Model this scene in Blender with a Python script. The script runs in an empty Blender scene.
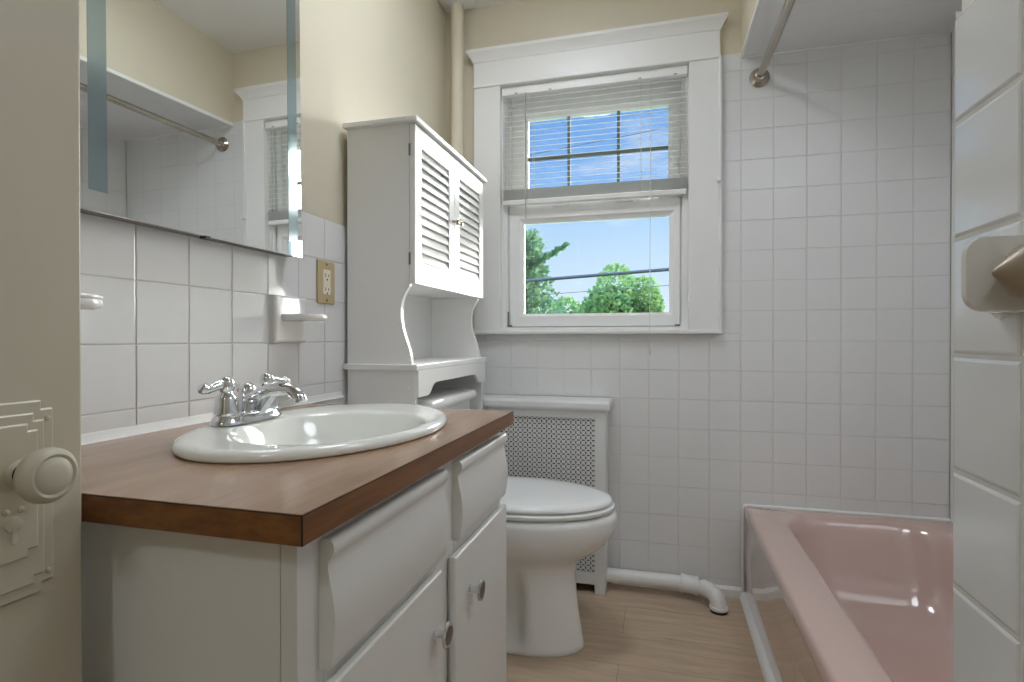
import bpy, bmesh, math, random
from mathutils import Vector, Matrix
random.seed(7)
C = bpy.context.scene.collection
PI = math.pi
R = math.radians

# ------------------------------------------------------------------ mesh builder
class MB:
    """collects shapes (world coordinates) that become ONE mesh object"""
    def __init__(s):
        s.v = []; s.f = []; s.sm = []; s.mi = []
    def add(s, vs, fs, smooth=False, mi=0):
        o = len(s.v); s.v += [tuple(p) for p in vs]
        for f in fs:
            s.f.append([i + o for i in f]); s.sm.append(smooth); s.mi.append(mi)
        return s
    def box(s, x0, x1, y0, y1, z0, z1, bev=0.0, seg=2, mi=0, M=None):
        if bev <= 0:
            vs = [(x, y, z) for z in (z0, z1) for y in (y0, y1) for x in (x0, x1)]
            fs = [(0, 2, 3, 1), (4, 5, 7, 6), (0, 1, 5, 4), (1, 3, 7, 5), (3, 2, 6, 7), (2, 0, 4, 6)]
            if M: vs = [M @ Vector(p) for p in vs]
            return s.add(vs, fs, False, mi)
        bm = bmesh.new()
        bmesh.ops.create_cube(bm, size=1)
        for q in bm.verts:
            q.co = Vector(((x0 + x1) / 2 + q.co.x * (x1 - x0), (y0 + y1) / 2 + q.co.y * (y1 - y0), (z0 + z1) / 2 + q.co.z * (z1 - z0)))
        bmesh.ops.bevel(bm, geom=bm.edges[:], offset=bev, segments=seg, profile=.5, affect='EDGES')
        s.bm(bm, False, mi, M); return s
    def bm(s, bm, smooth, mi=0, M=None):
        bm.verts.index_update()
        vs = [(M @ q.co) if M else q.co.copy() for q in bm.verts]
        s.add(vs, [[q.index for q in f.verts] for f in bm.faces], smooth, mi); bm.free()
    def loft(s, rings, smooth=True, cap0=True, cap1=True, mi=0, closed=True):
        n = len(rings[0]); vs = [p for r in rings for p in r]; fs = []
        for k in range(len(rings) - 1):
            for i in range(n if closed else n - 1):
                j = (i + 1) % n
                fs.append((k * n + i, k * n + j, (k + 1) * n + j, (k + 1) * n + i))
        if cap0: fs.append(tuple(range(n - 1, -1, -1)))
        if cap1: fs.append(tuple((len(rings) - 1) * n + i for i in range(n)))
        return s.add(vs, fs, smooth, mi)
    def lathe(s, prof, origin, axis=(0, 0, 1), n=32, mi=0, smooth=True):
        """prof: list of (radius, height along axis)"""
        ax = Vector(axis).normalized()
        a = ax.orthogonal().normalized(); b = ax.cross(a)
        O = Vector(origin)
        rings = [[O + ax * h + (a * math.cos(2 * PI * i / n) + b * math.sin(2 * PI * i / n)) * max(r, 1e-5) for i in range(n)] for r, h in prof]
        return s.loft(rings, smooth, True, True, mi)
    def tube(s, pts, rad, n=14, mi=0, caps=True, flat=None):
        pts = [Vector(p) for p in pts]
        if not isinstance(rad, (list, tuple)): rad = [rad] * len(pts)
        t = (pts[1] - pts[0]).normalized(); a = t.orthogonal().normalized(); rings = []
        for i, p in enumerate(pts):
            if i == 0: t = (pts[1] - pts[0])
            elif i == len(pts) - 1: t = pts[-1] - pts[-2]
            else: t = (pts[i + 1] - pts[i]).normalized() + (pts[i] - pts[i - 1]).normalized()
            t = t.normalized(); a = (a - t * a.dot(t)).normalized(); b = t.cross(a)
            rings.append([p + (a * math.cos(2 * PI * k / n) + b * math.sin(2 * PI * k / n)) * rad[i] for k in range(n)])
        return s.loft(rings, True, caps, caps, mi)
    def prism(s, poly, d0, d1, axis='x', mi=0, smooth=False):
        """poly: 2-D outline extruded along axis. x:(y,z) y:(x,z) z:(x,y)"""
        def P(u, w, d):
            return {'x': (d, u, w), 'y': (u, d, w), 'z': (u, w, d)}[axis]
        n = len(poly)
        vs = [P(u, w, d0) for u, w in poly] + [P(u, w, d1) for u, w in poly]
        fs = [(i, (i + 1) % n, n + (i + 1) % n, n + i) for i in range(n)]
        s.add(vs, fs, smooth, mi)
        s.add(vs, [tuple(range(n - 1, -1, -1)), tuple(range(n, 2 * n))], False, mi)
        return s
    def shear(s, fn): s.v = [fn(*p) for p in s.v]; return s
    def build(s, name, mats, parent=None, sharp=38):
        me = bpy.data.meshes.new(name)
        off = ORG.get(parent.name, Vector((0, 0, 0))) if parent else Vector((0, 0, 0))
        me.from_pydata([tuple(Vector(p) - off) for p in s.v], [], s.f)
        bm = bmesh.new(); bm.from_mesh(me)
        bmesh.ops.recalc_face_normals(bm, faces=bm.faces)
        bm.to_mesh(me); bm.free()
        me.polygons.foreach_set('material_index', s.mi)
        if not isinstance(mats, (list, tuple)): mats = [mats]
        for m in mats: me.materials.append(m)
        me.set_sharp_from_angle(angle=R(sharp))
        me.polygons.foreach_set('use_smooth', s.sm)
        me.update()
        o = bpy.data.objects.new(name, me); C.objects.link(o)
        if parent:
            o.parent = parent
        ORG[o.name] = off
        return o
ORG = {}

def empty(name, loc):
    o = bpy.data.objects.new(name, None); C.objects.link(o); o.location = loc
    o.empty_display_size = .05
    ORG[o.name] = Vector(loc); return o
def tag(o, label=None, cat=None, group=None, kind=None):
    if label: o['label'] = label
    if cat: o['category'] = cat
    if group: o['group'] = group
    if kind: o['kind'] = kind
    return o
def thing(name, loc, label, cat, group=None):
    return tag(empty(name, loc), label, cat, group)
def struct(o): o['kind'] = 'structure'; return o

# ------------------------------------------------------------------ materials
def lin(h):
    h = h.lstrip('#'); r = []
    for i in (0, 2, 4):
        c = int(h[i:i + 2], 16) / 255
        r.append(c / 12.92 if c <= .04045 else ((c + .055) / 1.055) ** 2.4)
    return (*r, 1)
class NT:
    def __init__(s, m):
        m.use_nodes = True; s.t = m.node_tree; s.t.nodes.clear()
    def n(s, typ, **kw):
        q = s.t.nodes.new(typ)
        for k, v in kw.items():
            if k.startswith('i_'):
                key = k[2:]; key = int(key) if key.isdigit() else key.replace('_', ' ')
                if isinstance(v, bpy.types.NodeSocket): s.t.links.new(v, q.inputs[key])
                else: q.inputs[key].default_value = v
            else: setattr(q, k, v)
        return q
    def math(s, op, a, b=None, c=None):
        q = s.t.nodes.new('ShaderNodeMath'); q.operation = op
        for i, v in enumerate((a, b, c)):
            if v is None: continue
            if isinstance(v, bpy.types.NodeSocket): s.t.links.new(v, q.inputs[i])
            else: q.inputs[i].default_value = v
        return q.outputs[0]
def mat(name, col, rough=.5, metal=0., bump=0., bscale=60., var=0., vscale=6., coat=0., spec=.5, col2=None, stretch=(1, 1, 1)):
    m = bpy.data.materials.new(name); t = NT(m)
    out = t.n('ShaderNodeOutputMaterial')
    p = t.n('ShaderNodeBsdfPrincipled')
    p.inputs['Roughness'].default_value = rough; p.inputs['Metallic'].default_value = metal
    p.inputs['Coat Weight'].default_value = coat; p.inputs['Coat Roughness'].default_value = .05
    p.inputs['Specular IOR Level'].default_value = spec
    t.t.links.new(p.outputs[0], out.inputs[0])
    co = t.n('ShaderNodeTexCoord').outputs['Object']
    mp = t.n('ShaderNodeMapping', i_Vector=co); mp.inputs['Scale'].default_value = stretch
    a = lin(col)
    if var > 0 or col2:
        nz = t.n('ShaderNodeTexNoise', i_Vector=mp.outputs[0], i_Scale=vscale, i_Detail=5., i_Roughness=.6)
        b = lin(col2) if col2 else tuple(c * (1 - var) for c in a[:3]) + (1,)
        rp = t.n('ShaderNodeMapRange', i_0=nz.outputs[0], i_1=.35, i_2=.65)
        mx = t.n('ShaderNodeMix', data_type='RGBA')
        mx.inputs[6].default_value = a; mx.inputs[7].default_value = b
        t.t.links.new(rp.outputs[0], mx.inputs[0]); t.t.links.new(mx.outputs[2], p.inputs['Base Color'])
    else:
        p.inputs['Base Color'].default_value = a
    if bump > 0:
        nb = t.n('ShaderNodeTexNoise', i_Vector=mp.outputs[0], i_Scale=bscale, i_Detail=3.)
        bp = t.n('ShaderNodeBump', i_Height=nb.outputs[0], i_Strength=bump, i_Distance=.002)
        t.t.links.new(bp.outputs[0], p.inputs['Normal'])
    return m

M = {}
M['tile'] = mat('white_glazed_tile', '#e8e8e8', .13, var=.015, vscale=3, spec=.8)
M['tile_satin'] = mat('white_satin_tile', '#e2e2e1', .30, var=.015, vscale=3)
M['grout'] = mat('grout', '#dad8d4', .8)
M['cream'] = mat('cream_paint', '#d8d0bb', .55, bump=.04, bscale=90, var=.02, vscale=2)
M['white_paint'] = mat('white_wall_paint', '#eceae6', .5, bump=.04, bscale=80)
M['ceiling'] = mat('ceiling_paint', '#e9e8e6', .7)
M['trim'] = mat('white_trim_paint', '#e9e9e7', .35, bump=.05, bscale=40)
M['vinyl'] = mat('white_vinyl', '#efefee', .3)
M['door'] = mat('cream_door_paint', '#c6bfac', .38, bump=.12, bscale=30, var=.03, vscale=4)
M['cabinet'] = mat('white_cabinet_paint', '#e4e3df', .30, bump=.04, bscale=35)
M['etagere'] = mat('white_lacquer', '#f0f0ef', .28)
M['porcelain'] = mat('porcelain', '#eff0ee', .07, coat=.4)
M['sinkware'] = mat('sink_porcelain', '#eff0ea', .07, coat=.4)
M['seat'] = mat('seat_plastic', '#f0f1f0', .10)
M['chrome'] = mat('chrome', '#e3e5e8', .06, 1.)
M['nickel'] = mat('brushed_nickel', '#b4aca0', .24, 1.)
M['bronze'] = mat('satin_bronze', '#a69682', .36, .25)
M['steel'] = mat('dull_steel', '#8d8a86', .35, 1.)
M['pink'] = mat('pink_porcelain', '#cdb0a7', .12, coat=.9)
M['black'] = mat('black_rubber', '#121212', .5)
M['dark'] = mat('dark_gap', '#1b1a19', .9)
M['beige'] = mat('beige_plate', '#c2b088', .35)
M['ivory'] = mat('ivory_outlet', '#efe6d2', .3)
M['radiator'] = mat('radiator_cover_paint', '#e5e5e3', .4)
M['pipe'] = mat('painted_pipe', '#e8e7e4', .4, bump=.25, bscale=50, var=.04, vscale=20)
M['ceramic'] = mat('accessory_ceramic', '#ecebe8', .08, coat=.4)
M['blind'] = mat('blind_rail', '#e9e9e7', .4)
M['slat'] = mat('blind_slat', '#f2f2f0', .4)

M['cord'] = mat('blind_cord', '#d8d8d6', .6)
M['muntin'] = mat('muntin_bar', '#6f7a72', .5)
M['laminate_edge'] = mat('laminate_edge', '#88592c', .38, col2='#6f4521', vscale=3, stretch=(14, 2.2, 40))
M['seam'] = mat('laminate_seam', '#2c1a10', .6)
M['bark'] = mat('bark', '#5b4a3a', .9, bump=.5, bscale=8)
M['grass'] = mat('lawn', '#5f7d3e', .9, var=.3, vscale=2)
M['cable'] = mat('cable_black', '#3c4248', .6)
M['lampglass'] = None

def leaf_mat(name, c1, c2):
    m = bpy.data.materials.new(name); t = NT(m)
    out = t.n('ShaderNodeOutputMaterial'); p = t.n('ShaderNodeBsdfPrincipled', i_Roughness=.6)
    co = t.n('ShaderNodeTexCoord').outputs['Object']
    nz = t.n('ShaderNodeTexNoise', i_Vector=co, i_Scale=2.6, i_Detail=4.)
    rp = t.n('ShaderNodeMapRange', i_0=nz.outputs[0], i_1=.35, i_2=.65)
    mx = t.n('ShaderNodeMix', data_type='RGBA'); mx.inputs[6].default_value = lin(c1); mx.inputs[7].default_value = lin(c2)
    t.t.links.new(rp.outputs[0], mx.inputs[0]); t.t.links.new(mx.outputs[2], p.inputs['Base Color'])
    tr = t.n('ShaderNodeBsdfTranslucent'); t.t.links.new(mx.outputs[2], tr.inputs[0])
    ms = t.n('ShaderNodeMixShader', i_0=.35); t.t.links.new(p.outputs[0], ms.inputs[1]); t.t.links.new(tr.outputs[0], ms.inputs[2])
    t.t.links.new(ms.outputs[0], out.inputs[0]); return m
M['conifer'] = leaf_mat('conifer_needles', '#809f6c', '#5f8567')
M['leaf'] = leaf_mat('broad_leaves', '#93b06a', '#6c935e')

def glass_mat():
    m = bpy.data.materials.new('window_glass'); t = NT(m)
    out = t.n('ShaderNodeOutputMaterial')
    tr = t.n('ShaderNodeBsdfTransparent', i_Color=(.97, .985, .98, 1))
    gl = t.n('ShaderNodeBsdfGlossy', i_Roughness=.0)
    lw = t.n('ShaderNodeFresnel', i_IOR=1.5)
    ms = t.n('ShaderNodeMixShader', i_0=lw.outputs[0], i_1=tr.outputs[0], i_2=gl.outputs[0])
    t.t.links.new(ms.outputs[0], out.inputs[0]); return m
M['glass'] = glass_mat()

def mirror_mat():
    m = bpy.data.materials.new('mirror_silver'); t = NT(m)
    out = t.n('ShaderNodeOutputMaterial')
    gl = t.n('ShaderNodeBsdfGlossy', i_Roughness=.0, i_Color=(.90, .915, .90, 1))
    t.t.links.new(gl.outputs[0], out.inputs[0]); return m
M['mirror'] = mirror_mat()
M['frost'] = mat('frosted_strip', '#b0c3c9', .13, .9)

def floor_mat():
    m = bpy.data.materials.new('vinyl_plank'); t = NT(m)
    out = t.n('ShaderNodeOutputMaterial'); p = t.n('ShaderNodeBsdfPrincipled', i_Roughness=.42)
    co = t.n('ShaderNodeTexCoord').outputs['Object']
    br = t.n('ShaderNodeTexBrick', i_Vector=co, i_Scale=1., i_Mortar_Size=.0012, i_Brick_Width=1.2, i_Row_Height=.18)
    br.offset = .37
    br.inputs['Color1'].default_value = lin('#c3ad94'); br.inputs['Color2'].default_value = lin('#baa389'); br.inputs['Mortar'].default_value = lin('#a08a72')
    mp = t.n('ShaderNodeMapping', i_Vector=co); mp.inputs['Scale'].default_value = (2.2, 16, 1)
    nz = t.n('ShaderNodeTexNoise', i_Vector=mp.outputs[0], i_Scale=2.2, i_Detail=8., i_Roughness=.65, i_Distortion=.6)
    rp = t.n('ShaderNodeMapRange', i_0=nz.outputs[0], i_1=.3, i_2=.7, i_3=.78, i_4=1.12)
    mx = t.n('ShaderNodeMix', data_type='RGBA', blend_type='MULTIPLY', i_0=1.)
    t.t.links.new(br.outputs[0], mx.inputs[6]); t.t.links.new(rp.outputs[0], mx.inputs[7])
    t.t.links.new(mx.outputs[2], p.inputs['Base Color'])
    bp = t.n('ShaderNodeBump', i_Height=nz.outputs[0], i_Strength=.08, i_Distance=.002); t.t.links.new(bp.outputs[0], p.inputs['Normal'])
    t.t.links.new(p.outputs[0], out.inputs[0]); return m
M['floor'] = floor_mat()

def laminate_mat():
    m = bpy.data.materials.new('walnut_laminate'); t = NT(m)
    out = t.n('ShaderNodeOutputMaterial'); p = t.n('ShaderNodeBsdfPrincipled', i_Roughness=.28)
    co = t.n('ShaderNodeTexCoord').outputs['Object']
    mp = t.n('ShaderNodeMapping', i_Vector=co); mp.inputs['Scale'].default_value = (9, 1.6, 1)
    nz = t.n('ShaderNodeTexNoise', i_Vector=mp.outputs[0], i_Scale=1.6, i_Detail=5., i_Roughness=.55)
    mp2 = t.n('ShaderNodeMapping', i_Vector=co); mp2.inputs['Scale'].default_value = (120, 5, 1)
    n2 = t.n('ShaderNodeTexNoise', i_Vector=mp2.outputs[0], i_Scale=2., i_Detail=3.)
    s = t.math('ADD', t.math('MULTIPLY', nz.outputs[0], .75), t.math('MULTIPLY', n2.outputs[0], .25))
    rp = t.n('ShaderNodeValToRGB'); t.t.links.new(s, rp.inputs[0])
    e = rp.color_ramp.elements; e[0].position = .34; e[0].color = lin('#94745b'); e[1].position = .66; e[1].color = lin('#ab8b70')
    t.t.links.new(rp.outputs[0], p.inputs['Base Color'])
    rr = t.n('ShaderNodeMapRange', i_0=nz.outputs[0], i_1=.3, i_2=.7, i_3=.21, i_4=.24); t.t.links.new(rr.outputs[0], p.inputs['Roughness'])
    t.t.links.new(p.outputs[0], out.inputs[0]); return m
M['laminate'] = laminate_mat()

def grille_mat():
    m = bpy.data.materials.new('pierced_grille'); t = NT(m)
    out = t.n('ShaderNodeOutputMaterial'); p = t.n('ShaderNodeBsdfPrincipled', i_Roughness=.45)
    p.inputs['Base Color'].default_value = lin('#dcdcda')
    sp = t.n('ShaderNodeSeparateXYZ', i_0=t.n('ShaderNodeTexCoord').outputs['Object'])
    P = .01875
    def fold(o): return t.math('ABSOLUTE', t.math('SUBTRACT', t.math('FRACT', t.math('DIVIDE', o, P)), .5))
    u, v = fold(sp.outputs[0]), fold(sp.outputs[2])
    a = t.math('MAXIMUM', u, v); b = t.math('MINIMUM', u, v)
    da = t.math('SUBTRACT', a, .36)
    d = t.math('SQRT', t.math('ADD', t.math('MULTIPLY', da, da), t.math('MULTIPLY', b, b)))
    hole = t.math('LESS_THAN', d, .145)
    tr = t.n('ShaderNodeBsdfTransparent')
    ms = t.n('ShaderNodeMixShader', i_0=hole, i_1=p.outputs[0], i_2=tr.outputs[0])
    t.t.links.new(ms.outputs[0], out.inputs[0]); return m
M['grille'] = grille_mat()

def emit(name, col, s):
    m = bpy.data.materials.new(name); t = NT(m)
    out = t.n('ShaderNodeOutputMaterial'); e = t.n('ShaderNodeEmission', i_Strength=s); e.inputs[0].default_value = lin(col)
    t.t.links.new(e.outputs[0], out.inputs[0]); return m

# ------------------------------------------------------------------ constants of the room
YB = 2.163; CEIL = 2.335; TOP = 1.2766
PX, PZ = .1095, .1108
XJ = [.83 + PX * i for i in range(-9, 13)]
YJ = [.7391 + PX * k for k in range(-12, 16)]
ZJ = [.612 - PZ * j for j in range(-14, 7)][::-1]
AX, AR = 1.1585, 1.8155          # alcove front plane, alcove right wall
PYE = .610                        # end of the right-hand partition
ALC = 1.987                       # alcove ceiling

def tiles(mb, O, U, V, N, uj, vj, u0, u1, v0, v1, mi, g=.0018, h=.0007, b=.0016):
    """one bevelled quad-stack per tile of the wall's grid, clipped to u0..u1 x v0..v1; O + uU + vV is the tile face"""
    O, U, V, N = map(Vector, (O, U, V, N))
    us = [u0] + [a for a in uj if u0 + .006 < a < u1 - .006] + [u1]
    vs = [v0] + [a for a in vj if v0 + .006 < a < v1 - .006] + [v1]
    for i in range(len(us) - 1):
        for j in range(len(vs) - 1):
            a0, a1, b0, b1 = us[i] + g / 2, us[i + 1] - g / 2, vs[j] + g / 2, vs[j + 1] - g / 2
            ring = []
            tl = [random.uniform(-.00005, .00005) for _ in range(4)]
            for ins, dep in ((0, h), (b * .35, h * .4), (b, 0)):
                for k, (p, q) in enumerate(((a0 + ins, b0 + ins), (a1 - ins, b0 + ins), (a1 - ins, b1 - ins), (a0 + ins, b1 - ins))):
                    ring.append(O + U * p + V * q - N * (dep + (tl[0] if k in (0, 3) else tl[1]) * (1 if dep == 0 else 0) + (tl[2] if k < 2 else tl[3]) * (1 if dep == 0 else 0)))
            fs = [(8, 9, 10, 11)]
            for r in (0, 4):
                for k in range(4):
                    fs.append((r + k, r + (k + 1) % 4, r + 4 + (k + 1) % 4, r + 4 + k))
            mb.add(ring, fs, False, mi)

# ------------------------------------------------------------------ structure
FY = -.30   # front wall plane with the doorway the camera looks through
# floor
struct(MB().box(-.1, 1.95, -1.7, YB + .05, -.05, 0).build('floor', M['floor']))
struct(MB().box(-.1, 1.95, -1.7, YB + .16, CEIL, CEIL + .05).build('ceiling', M['ceiling']))
# left wall : painted wall, grout bed and tiles
w = MB()
w.box(-.12, -.006, -1.7, YB + .16, 0, CEIL, mi=0)
w.box(-.01, -.0014, FY, YB, 0, TOP - .003, mi=1)
tiles(w, (0, 0, 0), (0, 1, 0), (0, 0, 1), (1, 0, 0), YJ, ZJ, FY, YB - .001, 0, TOP, 2)
struct(w.build('wall_left', [M['cream'], M['grout'], M['tile']]))
# back wall with the window opening
WX0, WX1, WZ0, WZ1 = .239, .975, .985, 1.990
w = MB()
T = .006
for (a, b, c, d) in ((-.1, WX0, 0, CEIL), (WX1, 1.95, 0, CEIL), (WX0, WX1, 0, WZ0), (WX0, WX1, WZ1, CEIL)):
    w.box(a, b, YB + T, YB + .16, c, d, mi=0)
w.box(.001, 1.09, YB + .0014, YB + .02, 0, .97, mi=1)
w.box(1.09, AR, YB + .0014, YB + .02, 0, ALC + .018, mi=1)
w.box(.001, .13, YB + .0014, YB + .02, .97, TOP - .003, mi=1)
BW = ((0, YB, 0), (1, 0, 0), (0, 0, 1), (0, -1, 0))
tiles(w, *BW, XJ, ZJ, .001, AX, 0, .972, 2)
tiles(w, *BW, XJ, ZJ, 1.0835, AX, .972, ALC + .018, 2)
tiles(w, *BW, XJ, ZJ, AX, AR, .30, ALC, 2)
tiles(w, *BW, XJ, ZJ, .001, .128, .972, TOP, 2)
struct(w.build('wall_back', [M['cream'], M['grout'], M['tile_satin']]))
# alcove: right wall, tiled ceiling, soffit
w = MB()
w.box(AR + .006, 1.95, .3, YB + .05, 0, CEIL, mi=0)
w.box(AR + .0014, AR + .02, PYE, YB, 0, ALC + .01, mi=1)
tiles(w, (AR, 0, 0), (0, 1, 0), (0, 0, 1), (-1, 0, 0), YJ, ZJ, PYE, YB - .001, .30, ALC, 2)
struct(w.build('wall_right', [M['white_paint'], M['grout'], M['tile']]))
w = MB()
w.box(AX, AR + .05, PYE - .02, YB + .01, ALC + .008, CEIL + .01, mi=0)
w.box(AX + .003, AR, PYE, YB, ALC + .0014, ALC + .02, mi=1)
tiles(w, (0, 0, ALC), (1, 0, 0), (0, 1, 0), (0, 0, -1), [a for a in XJ], YJ, AX + .004, AR, PYE, YB - .001, 2, g=.0012, h=.0003, b=.001)
w.box(AX - .003, AX + .006, PYE - .02, YB, ALC - .003, ALC + .012, .002, 2, mi=3)
w.shear(lambda x, y, z: (x, y, z - (.045 * (YB - y) if z < ALC + .05 else 0)))
struct(w.build('ceiling_alcove', [M['cream'], M['grout'], M['tile'], M['trim']]))
# partition at the near end of the tub
w = MB()
w.box(1.146, 1.95, FY - .1, PYE - .003, 0, CEIL, mi=0)
w.box(1.1414, 1.2, FY, PYE - .0014, 0, 1.2540, mi=1)
w.box(1.16, AR, PYE - .02, PYE - .0014, 0, ALC, mi=1)
tiles(w, (1.14, 0, 0), (0, 1, 0), (0, 0, 1), (-1, 0, 0), [PYE - PX * k * .95 for k in range(12)][::-1], [.939 + .1086 * k for k in range(-8, 4)], FY, PYE, 0, 1.2566, 2, g=.003, h=.0022, b=.0036)
tiles(w, (0, PYE, 0), (1, 0, 0), (0, 0, 1), (0, 1, 0), XJ, ZJ, 1.1412, AR, 0.34, TOP - .012, 2)
tiles(w, (0, PYE, 0), (1, 0, 0), (0, 0, 1), (0, 1, 0), XJ, ZJ, 1.16, AR, TOP - .012, ALC, 2)
# rounded cap row of the wainscot
struct(w.build('wall_partition', [M['white_paint'], M['grout'], M['tile']]))
# front wall with the doorway, hallway behind it
w = MB()
w.box(-.1, .262, FY - .1, FY, 0, CEIL); w.box(1.075, 1.2, FY - .1, FY, 0, CEIL); w.box(.262, 1.075, FY - .1, FY, 2.05, CEIL)
struct(w.build('wall_front', M['cream']))
struct(MB().box(-.1, 1.95, -1.75, -1.7, 0, CEIL).build('wall_hallway', M['cream']))
struct(MB().box(1.9, 1.95, -1.7, FY - .1, 0, CEIL).build('wall_hallway_side', M['cream']))

# trims
w = MB()
w.prism([(YB - .014, 0), (YB - .014, .028), (YB - .008, .036), (YB, .036), (YB, 0)], .69, 1.160, 'x')
struct(w.build('baseboard_back', M['trim']))
w = MB()
q = [(1.182, 0)] + [(1.1765 - .022 * math.cos(a), .024 * math.sin(a)) for a in [i * PI / 12 for i in range(7)]]
q = q + [(1.182, .024)]
w.prism(q, PYE, YB - .001, 'y', smooth=False)
struct(w.build('trim_1', M['trim']))
w = MB()   # caulk line where the tub meets the tile
w.tube([(1.1675, YB - .004, .02), (1.1675, YB - .004, .325), (1.1695, YB - .004, .3355), (1.176, YB - .004, .3405), (1.19, YB - .004, .3415), (AR, YB - .004, .3415)], .0058, 12)
struct(w.build('trim_2', M['trim']))
w = MB()
w.tube([(AX + .01, YB - .002, ALC - .001), (AR, YB - .002, ALC - .001)], .004, 8)
w.tube([(AR - .002, YB, ALC - .001), (AR - .002, PYE, ALC - .001 - .045 * (YB - PYE))], .004, 8)
struct(w.build('trim_3', M['trim']))
# caulked cove between counter and wall tile
w = MB()
w.prism([(0, .789), (.012, .789), (.007, .792), (.004, .798), (.002, .804), (0, .805)], .44, 1.365, 'y', smooth=False)
struct(w.build('trim_4', M['trim']))

# ------------------------------------------------------------------ window
win = struct(empty('window_1', (.607, YB, .985)))
cs = MB()
CY0 = YB - .020
cs.box(.1266, WX0 + .001, CY0, YB + .008, .985, 1.996, .002)
cs.box(WX1 - .001, 1.0835, CY0, YB + .008, .985, 1.996, .002)
cs.box(.1266, 1.0835, CY0 - .002, YB + .008, 1.996, 2.094, .002)
cs.box(.1235, 1.0865, CY0 - .006, YB + .006, 1.986, 1.998, .003)
# back-band strip along the right casing
cs.box(1.0785, 1.0895, CY0 - .006, YB + .006, .985, 1.99, .003)
cs.build('casing', M['trim'], win)
cp = MB()
def rect(x0, x1, y0, y1, z): return [(x0, y0, z), (x1, y0, z), (x1, y1, z), (x0, y1, z)]
rg = []
for t in range(7):
    s_ = t / 6; e = .003 + .022 * (s_ ** 1.6)
    rg.append(rect(.1266 - e, 1.0835 + e, CY0 - .002 - e, YB + .006, 2.090 + .034 * s_))
rg.append(rect(.1266 - .025, 1.0835 + .025, CY0 - .027, YB + .006, 2.136))
cp.loft(rg, False); cp.build('crown_moulding', M['trim'], win)
MB().box(.121, 1.089, YB - .034, YB + .03, .9715, .9865, .004, 3).build('sill', M['trim'], win)
jb = MB()
jb.box(WX0 - .002, WX0 + .012, YB + .008, YB + .14, .98, 1.992)
jb.box(WX0 + .010, .2655, YB + .034, YB + .135, .99, 1.985); jb.box(.9465, WX1 - .010, YB + .034, YB + .135, .99, 1.985)
jb.box(.26, .95, YB + .064, YB + .12, .98, 1.03); jb.box(.26, .95, YB + .066, YB + .12, 1.9735, 1.99)
jb.box(WX1 - .012, WX1 + .002, YB + .008, YB + .14, .98, 1.992)
jb.box(WX0, WX1, YB + .0, YB + .14, 1.978, 1.995)
jb.box(WX0, WX1, YB + .012, YB + .16, .975, 1.0)
jb.box(WX0 + .01, WX0 + .022, YB + .016, YB + .024, 1.0, 1.98)
jb.box(WX1 - .022, WX1 - .01, YB + .016, YB + .024, 1.0, 1.98)
jb.build('jamb_frame', M['vinyl'], win)
def frame(mb, xo0, xo1, zo0, zo1, xi0, xi1, zi0, zi1, y0, y1, bead):
    """picture-frame sash: outer rectangle, inner rectangle with a sloped glazing bead"""
    O = [(xo0, zo0), (xo1, zo0), (xo1, zo1), (xo0, zo1)]
    B = [(xi0 - bead, zi0 - bead * .6), (xi1 + bead, zi0 - bead * .6), (xi1 + bead, zi1 + bead), (xi0 - bead, zi1 + bead)]
    I = [(xi0, zi0), (xi1, zi0), (xi1, zi1), (xi0, zi1)]
    rings = [[(x, y1, z) for x, z in O], [(x, y0 + .002, z) for x, z in O],
             [(x + (.002 if x < .6 else -.002), y0, z + (.002 if z < (zo0 + zo1) / 2 else -.002)) for x, z in O],
             [(x, y0, z) for x, z in B], [(x, y0 + .004, z) for x, z in B], [(x, y0 + .014, z) for x, z in I], [(x, y1, z) for x, z in I], [(x, y1, z) for x, z in O]]
    mb.loft(rings, False, False, False)
lo = MB()
frame(lo, .266, .946, 1.003, 1.510, .326, .905, 1.056, 1.430, YB + .028, YB + .062, .018)
lo.box(.45, .52, YB + .020, YB + .028, 1.492, 1.502, .002); lo.box(.70, .77, YB + .020, YB + .028, 1.492, 1.502, .002)
lower = lo.build('lower_sash', M['vinyl'], win)
MB().box(.32, .91, YB + .048, YB + .052, 1.05, 1.436).build('pane', M['glass'], lower)
up = MB()
frame(up, .266, .946, 1.470, 1.975, .334, .902, 1.512, 1.872, YB + .066, YB + .098, .016)
upper = up.build('upper_sash', M['vinyl'], win)
MB().box(.33, .906, YB + .084, YB + .088, 1.508, 1.876).build('pane', M['glass'], upper)
mu = MB()
for x in (.507, .709): mu.box(x - .006, x + .006, YB + .078, YB + .084, 1.512, 1.872)
mu.box(.334, .902, YB + .0782, YB + .0842, 1.700, 1.714)
mu.build('muntin_bars', M['muntin'], upper)
lt = MB()
lt.box(.262, .268, YB + .012, YB + .02, 1.004, 1.065, .002); lt.box(.262, .282, YB + .010, YB + .018, 1.002, 1.010, .002)
lt.box(.925, .945, YB + .010, YB + .018, 1.002, 1.009, .002)
lt.build('sash_latch', M['steel'], win)

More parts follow.
